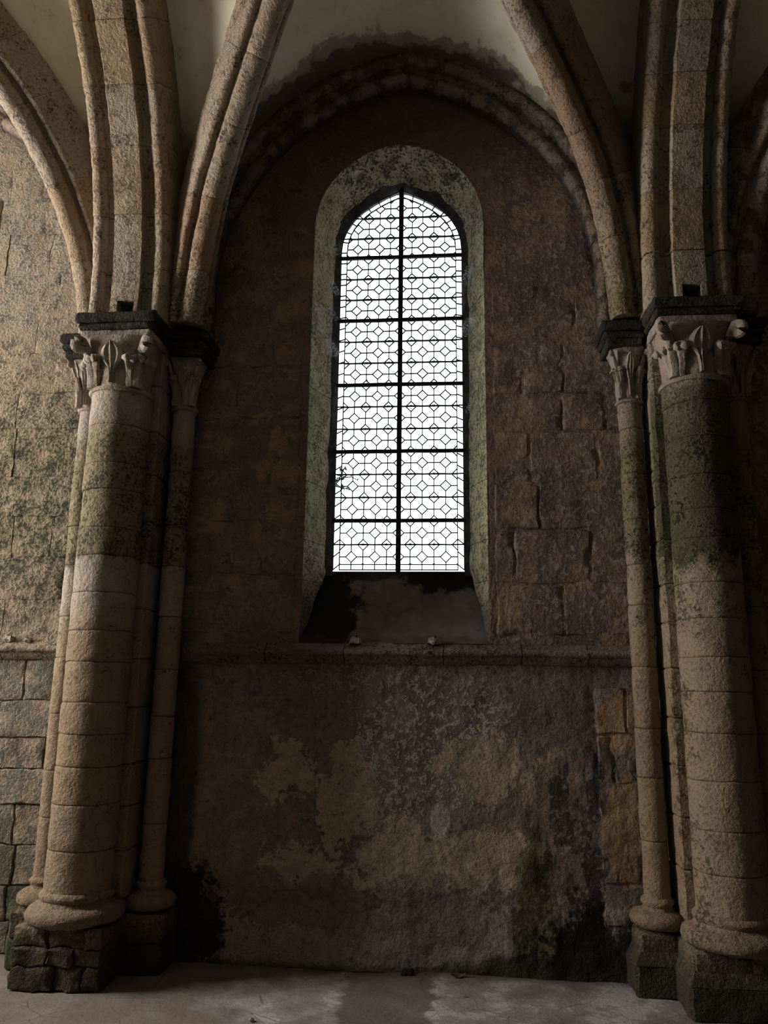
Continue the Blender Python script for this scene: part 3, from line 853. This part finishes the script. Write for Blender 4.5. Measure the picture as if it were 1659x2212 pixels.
# ================================================================== string courses
SEC_S = [(.03, -.055), (-.012, -.055), (-.03, -.035), (-.045, -.012)]+arc_pts(-.045, .012, .022, -PI/2, -PI*1.5, 6)+[(-.03, .045), (.0, .07), (.03, .07)]
def course(name, x0, x1, label, mat, breaks, seed):
    rd = random.Random(seed); z = 1.803; root = tag(empty(name, ((x0+x1)/2, 0, z)), label, None, None, 'structure')
    x = x0
    for wd in breaks:
        a, c = x, min(x+wd, x1); n = max(3, round((c-a)/.03)); rings = []
        for i in range(n+1):
            t = a+.003+(c-a-.006)*i/n
            wear = 1.15+.35*noise.noise(Vector((t*3, seed, 0)))
            wear *= max(.35, min(1, .35+(t+1.4)*.9)) if name == 'trim_1' else 1
            rings.append([Vector((t, y*(wear if y < 0 else 1), z+zz*(.9+.1*wear)+.006*noise.noise(Vector((t*2, 3, seed))))) for y, zz in SEC_S])
        b = MB(); b.loft(rings); b.rough(.004, 14, seed).rough(.003, 40, seed)
        ob = b.build('course_stone', mat); ob.data.transform(Matrix.Translation(-root.location)); ob.parent = root
        x = c
        if x >= x1: break
    return root
M_STR = stone('string_stone', (.23, .18, .155), (.16, .125, .108), (.04, .03, .027), .8, .4, None, None, 1.0)
course('trim_1', -1.36, 1.45, 'worn string course under the tall window', M_STR, [.55, .5, .62, .48, .4, .6], 3)
course('trim_2', -3.6, -2.13, 'string course on the wall left of the lit pier', M_LWALL, [.5, .55, .6], 5)
course('trim_3', 2.2, 4.2, 'string course beyond the right pier', M_STR, [.5, .55, .6, .6], 6)

# ================================================================== piers
def drum_stack(cx, cy, r, zs, core_name, mat, parent, seed, seg=36):
    core = MB(); core.lathe(cx, cy, [(r-.010, zs[0]), (r-.010, zs[-1])], seg)
    co = core.build(core_name, M_MORTAR); co.data.transform(Matrix.Translation(-parent.location)); co.parent = parent
    rd = random.Random(seed)
    for a, c in zip(zs[:-1], zs[1:]):
        g = .0012; q = r+rd.uniform(-.0015, .0015); n = max(2, round((c-a)/.05))
        prof = [(q-.005, a+g), (q-.001, a+g+.004)]+[(q, a+g+.012+(c-a-2*g-.024)*i/n) for i in range(n+1)]+[(q-.001, c-g-.004), (q-.005, c-g)]
        b = MB(); b.lathe(cx+rd.uniform(-.002, .002), cy+rd.uniform(-.002, .002), prof, seg)
        b.rough(.004, 11, seed).rough(.0025, 35, seed+1)
        ob = b.build('drum', mat); ob.data.transform(Matrix.Translation(-parent.location)); ob.parent = co
    return co
def stack(z0, z1, h, rd):
    zs = [z0]
    while z1-zs[-1] > h*1.5: zs.append(zs[-1]+h*rd.uniform(.8, 1.25))
    return zs+[z1]

def leafplate(path, widths, th, ribs=3, curl=0):
    """leaf lying along a path of (point, normal, side); returns MB"""
    b = MB(); rings = []
    for (p, n, s), wd in zip(path, widths):
        m = 7; top = []; bot = []
        for i in range(m):
            u = -1+2*i/(m-1); hgt = th*(1-.35*u*u)+.006*math.cos(u*ribs*PI)
            top.append(p+s*(u*wd)+n*max(.002, hgt)); bot.append(p+s*(u*wd)-n*.012)
        rings.append(top+bot[::-1])
    b.loft(rings); return b
def capital(px, cy, r, hb, z0, z1, root, mat, seed, front_only=True, corners=((-1, -1), (1, -1))):
    """crocket capital: bell, leaves, corner crockets"""
    rings = []; N = 48; K = 14
    def sq(a, h):
        c, s = math.cos(a), math.sin(a); k = (abs(c)**4+abs(s)**4)**(-.25); return h*k*c*.98, h*k*s*.98
    def radius(t): return t**2.2
    def bell(a, t):
        q = radius(t); x1, y1 = r*.96*math.cos(a), r*.96*math.sin(a); x2, y2 = sq(a, hb*.86)
        return Vector((px+x1+(x2-x1)*q, cy+y1+(y2-y1)*q, z0+(z1-z0)*t))
    for k in range(K+1): rings.append([bell(2*PI*i/N, k/K) for i in range(N)])
    b = MB(); b.loft(rings); b.rough(.007, 12, seed).rough(.004, 35, seed)
    cap = b.build('capital', mat); cap.data.transform(Matrix.Translation(-root.location)); cap.parent = root
    def put(bb, name):
        ob = bb.build(name, mat); ob.data.transform(Matrix.Translation(-root.location)); ob.parent = cap
    h = z1-z0; u_ = r/.185
    def pth(ang, ts, lift=0, bulge=0):
        out = []
        for t in ts:
            p = bell(ang, min(t, 1)); e = Vector((math.cos(ang), math.sin(ang), 0)); s = Vector((-math.sin(ang), math.cos(ang), 0))
            n = (e*.9+Vector((0, 0, -.4*t))).normalized()
            out.append((p+e*(lift+bulge*t*t), n, s))
        return out
    # tall stalks curling into crockets under the corners
    for sx, sy in corners:
        a = math.atan2(sy, sx); e = Vector((math.cos(a), math.sin(a), 0)); pts = []; rad = []
        for k in range(10):
            t = k/9*.9; p = bell(a, t)+e*(.012+.05*u_*t**2); pts.append(p); rad.append((.034-.012*t)*u_)
        c = pts[-1]+Vector((0, 0, -.035*u_))+e*.012*u_
        for k in range(10):
            th = PI/2-k/9*PI*1.6; rr_ = .035*u_*(1-.055*k)
            pts.append(c+e*rr_*math.cos(th)+Vector((0, 0, rr_*math.sin(th)))); rad.append(.026*u_)
        b = MB(); b.tube(pts, rad, 8, 1.25); b.rough(.004, 25, seed+2); put(b, 'crocket')
    # broad lower leaves on the diagonals with a lobed turned-over tip, a pointed leaf between
    for k, a in enumerate([math.atan2(sy, sx) for sx, sy in corners]):
        ts = [0, .1, .2, .3, .4, .48, .55, .6]; wd = [.052, .054, .058, .064, .074, .088, .098, .085]
        P_ = pth(a, ts, .006, .05); b = leafplate(P_, [v*u_ for v in wd], .020*u_, 3); b.rough(.007, 24, seed); put(b, 'leaf')
        p, n, s = P_[-2]; e = Vector((math.cos(a), math.sin(a), 0))
        for q in (-1, -.5, 0, .5, 1):
            cpt = p+s*q*.088*u_+e*(.030-.014*abs(q))*u_+Vector((0, 0, -.012*abs(q)*u_)); b = MB()
            b.lathe(0, 0, [(.004, -.03), (.02, -.02), (.027, -.002), (.021, .012), (.004, .018)], 10)
            b.v = [v*u_+cpt for v in b.v]; b.rough(.012, 26, seed+q); put(b, 'leaf_lobe')
    a = -PI/2
    ts = [.05, .2, .35, .48, .6, .7, .78, .84]; wd = [.012, .014, .022, .055, .07, .062, .04, .01]
    P_ = pth(a, ts, .004, .045); b = leafplate(P_, [v*u_ for v in wd], .013*u_, 3); b.rough(.004, 26, seed+4); put(b, 'leaf')
    b = MB(); b.tube([p+n*.016*u_ for p, n, s in P_[2:]], .006*u_, 6); put(b, 'leaf_rib')
    for da in (-.62, .62):
        P_ = pth(a+da, [0, .12, .24, .34, .42], .004, .03); b = leafplate(P_, [v*u_ for v in (.014, .02, .03, .034, .012)], .012*u_, 2); b.rough(.005, 26, seed+5); put(b, 'leaf')
    return cap
def part(b, name, mat, root, parent=None, smooth=True):
    ob = b.build(name, mat, None, smooth); ob.data.transform(Matrix.Translation(-root.location)); ob.parent = parent or root
    return ob
def abacus(x0, x1, yf, yb, ztop, root, mats, seed, h=.165):
    """three-step moulded impost block"""
    steps = [(0, .055*h/.165, .0, mats[1]), (.055*h/.165, .10*h/.165, .018, mats[0]), (.10*h/.165, h, .034, mats[0])]
    for k, (a, c, ex, mt) in enumerate(steps):
        ex -= .02; b = MB(); z0 = ztop-h
        b.block((x0-ex, yf-ex, z0+a), (x1+ex, yb, z0+c-.002), .05, .012 if k else .006)
        b.rough(.007, 13, seed+k).rough(.003, 40, seed)
        part(b, ('impost_fillet', 'impost_moulding', 'impost_slab')[k], mt, root)
def pier(px, label, side, seed, shafts):
    rd = random.Random(seed)
    root = tag(empty('clustered_pier', (px, -.3, 0)), label, 'pier', 'wall piers of the aisle')
    cy, R = -.36, .185
    # pilaster behind, in courses
    core = MB(); core.box(px-.212, px+.212, -.275, .05, .3, ZI-.05)
    pil = part(core, 'pilaster', M_MORTAR, root, None, False)
    for a, c in zip(*(lambda z: (z[:-1], z[1:]))(stack(.40, 3.74, .27, rd))):
        b = MB(); b.block((px-.225, -.29, a+.0015), (px+.225, .04, c-.0015), .06, .008); b.rough(.006, 9, seed).rough(.003, 30, seed)
        part(b, 'ashlar', M_COL, root, pil)
    drum_stack(px, cy, R, stack(.47, 3.405, .205, rd), 'column', M_COL, root, seed)
    for sx in shafts:
        X = px+sx*.325; drum_stack(X, -.10, .073, stack(.46, 3.40, .30, rd), 'shaft', M_COL, root, seed+5+sx, 24)
    # capitals
    b = MB(); b.lathe(px, cy, [(R-.01, 3.385), (R+.012, 3.39), (R+.02, 3.402), (R+.012, 3.415), (R-.01, 3.42)], 40); part(b, 'astragal', M_CAP, root)
    capital(px, cy, R, .25, 3.415, 3.745, root, M_CAP, seed)
    abacus(px-.25, px+.25, -.565, .02, ZI, root, (M_IMP, M_CAP), seed)
    for sx in shafts:
        X = px+sx*.325
        b = MB(); b.lathe(X, -.10, [(.066, 3.385), (.086, 3.392), (.09, 3.402), (.082, 3.412), (.066, 3.42)], 24); part(b, 'astragal', M_CAP, root)
        capital(X+sx*.01, -.115, .073, .135, 3.41, 3.745, root, M_CAP, seed+3, corners=((sx, -1), (-sx, -1)))
        x0, x1 = sorted((px+sx*.24, px+sx*.495)); abacus(x0, x1, -.275, .02, ZI-.004, root, (M_IMP, M_IMP), seed+6)
    # attic bases
    def base(cx, cyy, r, zt, k):
        prof = [(r-.01, zt+.02), (r+.006, zt+.012), (r+.018*k, zt), (r+.02*k, zt-.012*k), (r+.012*k, zt-.026*k), (r+.006*k, zt-.034*k),
                (r+.016*k, zt-.052*k), (r+.05*k, zt-.062*k), (r+.075*k, zt-.078*k), (r+.085*k, zt-.10*k), (r+.08*k, zt-.125*k), (r+.055*k, zt-.145*k), (r-.01, zt-.15*k)]
        b = MB(); b.lathe(cx, cyy, prof, 44); b.rough(.005, 10, seed).rough(.003, 30, seed); part(b, 'base', M_COL, root)
    base(px, cy, R, .465, 1.0)
    for sx in shafts: base(px+sx*.325, -.10, .073, .465, .95)
    # plinths: chamfered upper stage on a wider lower one
    def plinth(x0, x1, yf, yb, zt, zm):
        for k, (z0, z1, e) in enumerate(((zm, zt, 0), (0, zm, .035))):
            b = MB(); b.block((x0-e, yf-e, z0-.01 if z0 == 0 else z0), (x1+e, yb, z1), .05, .016); b.rough(.008, 7, seed+k).rough(.004, 24, seed)
            part(b, ('plinth_top', 'plinth')[k], M_PLI, root)
        b = MB(); e = .035
        lo_ = [(x0-e, yf-e, zm-.012), (x1+e, yf-e, zm-.012), (x1+e, yb, zm-.012), (x0-e, yb, zm-.012)]; hi_ = [(x0, yf, zm+.05), (x1, yf, zm+.05), (x1, yb, zm+.05), (x0, yb, zm+.05)]
        b.loft([[Vector(v) for v in lo_], [Vector(v) for v in hi_]]); part(b, 'plinth_chamfer', M_PLI, root, None, False)
    if side < 0:
        # broken rubble plinth: irregular stones
        core = MB(); core.block((px-.235, -.51, -.01), (px+.225, 0, .31), .05, .03); core.rough(.016, 8, 5); pc = part(core, 'plinth', M_PLI, root)
        rows = [(0, .12), (.122, .215), (.217, .312)]
        for z0, z1 in rows:
            x = px-.27
            while x < px+.225:
                wd = rd.uniform(.14, .27)
                if px+.235-x-wd < .07: wd = px+.235-x
                j = rd.uniform(-.02, .012)
                b = MB(); b.block((x+.003, -.535+j, z0), (x+wd-.001, -.38, z1), .03, .008); b.rough(.014, 9, 5).rough(.008, 26, 3); part(b, 'plinth_stone', M_PLI, root, pc); x += wd
        for sx in shafts:
            x0, x1 = sorted((px+sx*.20, px+sx*.46))
            for z0, z1 in ((0, .16), (.163, .312)):
                b = MB(); b.block((x0, -.24, z0-.01), (x1, .02, z1), .05, .016); b.rough(.01, 8, 4); part(b, 'plinth_stone', M_PLI, root, pc)
    else:
        plinth(px-.25, px+.25, -.49, 0, .315, .17)
        for sx in shafts:
            x0, x1 = sorted((px+sx*.22, px+sx*.455)); plinth(x0, x1, -.20, .02, .315, .17)
    return root
pier(PXL, 'clustered stone pier lit from the left, with worn crocket capital', -1, 41, (-1, 1))
pier(PXR, 'clustered stone pier in half shadow at the right, with chamfered plinth', 1, 47, (-1, 1))

# ================================================================== small things
# electrical box on the wall beside the right shaft
jb = tag(empty('junction_box', (1.423, -.02, 1.172)), 'small square plastic junction box on the wall beside the right shaft', 'box')
b = MB(); b.block((-.029, -.022, -.032), (.029, .022, .032), .03, .004); ob = b.build('box_body', M_BOX, jb)
b = MB(); b.block((-.026, -.028, -.029), (.026, -.021, .029), .03, .003); b.build('lid', M_BOX, jb)
b = MB(); b.tube([(-.005, .0, -.03), (0, -.002, -.06), (.02, -.004, -.085), (.06, 0, -.10), (.10, .01, -.10)], .004, 6); b.build('cable', M_CABLE, jb)
# broken sockets in the sill
for k, (x, lab) in enumerate(((-.243, 'crumbled mortar lump with an iron stub on the sill, left of the pair'), (.253, 'crumbled mortar lump with an iron stub on the sill, right of the pair'))):
    t = tag(empty('mortar_lump', (x, -.012, 1.872)), lab, 'mortar lump', 'mortar lumps on the window sill')
    b = MB()
    b.lathe(0, 0, [(.044, 0), (.042, .018), (.034, .034), (.02, .040), (.012, .024), (.004, .018)], 18); b.v = [Vector((v.x, v.y*.7, v.z)) for v in b.v]
    b.rough(.014, 28, k).rough(.007, 70, k); b.build('mortar', M_LUMP, t)
    b = MB(); b.tube([(.004, 0, .005), (.004, -.006, .034), (.01, -.016, .045)], .008, 7); b.rough(.003, 50); b.build('iron_stub', M_IRON, t)
# pale lumps on the left string course
for k, (x, sc, lab) in enumerate(((-2.52, 1.0, 'ragged whitish mortar lump on the left string course, nearer the photo edge'), (-2.39, .9, 'flat whitish mortar lump on the left string course, nearer the pier'))):
    b = MB(); b.block((-.03*sc, -.02, 0), (.034*sc, .03, .034 if k == 0 else .022), .012, .01); b.rough(.014, 30, k).rough(.007, 80, k)
    ob = b.build('mortar_lump', M_LUMP); ob.location = (x, -.022, 1.862); tag(ob, lab, 'mortar lump', 'mortar lumps on the left string course')
# debris at the foot of the wall
def leaf_mesh(L, wd, curl):
    b = MB()
    def f(u, v):
        t = v; wv = wd*math.sin(PI*min(1, t*.92+.06))**.8
        return Vector(((u-.5)*2*wv, L*t, curl*(t-.5)**2+.25*wv*abs(u-.5)))
    b.grid(f, 4, 7); q = list(b.v); n = len(q)
    b.add([v+Vector((0, 0, -.0012)) for v in q], [tuple(reversed(f_)) for f_ in b.f]); return b
b = leaf_mesh(.09, .022, .06); ob = b.build('dead_leaf', M_DEAD); ob.location = (.345, -.07, .012); ob.rotation_euler = (0, .1, -1.3); tag(ob, 'curled reddish dead leaf at the foot of the wall', 'leaf')
b = MB(); b.block((-.035, -.025, 0), (.035, .025, .028), .012, .01); b.rough(.014, 28, 3); ob = b.build('clod', M_IMP); ob.location = (.105, -.035, .0); tag(ob, 'small dark clod of earth against the wall base', 'clod')
for k, (x, y, s, lab) in enumerate(((-.26, -.09, .010, 'tiny pale pebble on the floor near the wall base'), (-.62, -.78, .014, 'small pale pebble lying on the brown floor at lower left'), (.42, -.33, .008, 'tiny pebble on the grey floor below the dead leaf'))):
    b = MB(); b.block((-s, -s*.8, 0), (s, s*.8, s*1.1), s*.8, s*.5); b.rough(s*.3, 60, k); ob = b.build('pebble', M_LUMP); ob.location = (x, y, .002); tag(ob, lab, 'pebble', 'pebbles on the floor')
# sprig outside the glass
br = tag(empty('leafy_branch', (-.56, .58, 3.06)), 'leafy green sprig seen through the left edge of the window', 'branch')
main = [(-.03, -.185, -.10), (0, -.05, -.06), (.06, 0, -.01), (.12, 0, .05), (.19, .01, .06), (.24, .01, .03)]
b = MB(); b.tube(main, [.009, .008, .006, .005, .004, .003], 6); b.build('twig', M_BARK, br)
b = MB(); b.tube([(.06, 0, -.01), (.12, -.02, -.03), (.19, -.03, -.05)], [.005, .004, .002], 6); b.build('twig', M_BARK, br)
b = MB(); b.tube([(.09, 0, .02), (.12, .01, .09), (.14, .01, .14)], [.005, .004, .002], 6); b.build('twig', M_BARK, br)
rd = random.Random(9)
lm = leaf_mesh(.042, .011, .05)
base_leaf = None
for k in range(34):
    src = rd.choice([main[2:], [(.06, 0, -.01), (.12, -.02, -.03), (.19, -.03, -.05)], [(.09, 0, .02), (.12, .01, .09), (.14, .01, .14)]])
    i = rd.randrange(len(src)-1); p = Vector(src[i]).lerp(Vector(src[i+1]), rd.random())
    if base_leaf is None: ob = lm.build('leaf', M_LEAF, br); base_leaf = ob
    else: ob = base_leaf.copy(); COL.objects.link(ob); ob.parent = br
    ob.location = p; ob.rotation_euler = (rd.uniform(-1.2, 1.2), rd.uniform(-1, 1), rd.uniform(0, 6.3)); ob.scale = [rd.uniform(.6, 1.1)]*3
# cobwebs strung between the reveal and the window bars
def cobweb(side, z, ln, drop, lab, k):
    x0, x1 = side*.492, side*(.492-.055*ln)
    b = MB()
    if side < 0: x1 += .01
    def f(u, v):
        y = .285*(1-v)+(YI-.02-.16*ln)*v*1.0
        x = x1+(x0-x1)*(.25+.75*u)+side*.03*v*ln
        sag = -drop*math.sin(u*PI*.5)*(.5+.5*v)
        return Vector((x, max(.07, y), z+sag*(1-v)+.01*v+.006*noise.noise(Vector((u*4, v*4, k)))))
    b.grid(f, 8, 6)
    ob = b.build('cobweb', M_WEB, None, 'all'); tag(ob, lab, 'cobweb', 'cobwebs on the window reveal')
for k, a in enumerate(((-1, 4.76, .8, .03, 'small cobweb on the left reveal just below the arch springing'),
        (-1, 4.44, 1.0, .05, 'cobweb on the left reveal between the two uppermost thick bars'),
        (-1, 4.23, .9, .02, 'thin cobweb on the left reveal at the second thick bar from the top'),
        (-1, 3.97, 1.3, .08, 'wide cobweb on the left reveal between the second and third thick bars'),
        (1, 4.93, .8, .04, 'cobweb on the right reveal beside the curve of the arch'),
        (1, 4.50, 1.2, .08, 'large cobweb on the right reveal below the topmost thick bar'),
        (1, 4.10, 1.4, .08, 'largest cobweb, on the right reveal below the second thick bar'),
        (1, 3.50, .8, .04, 'small cobweb on the right reveal above the middle of the window'))):
    cobweb(*a, k)
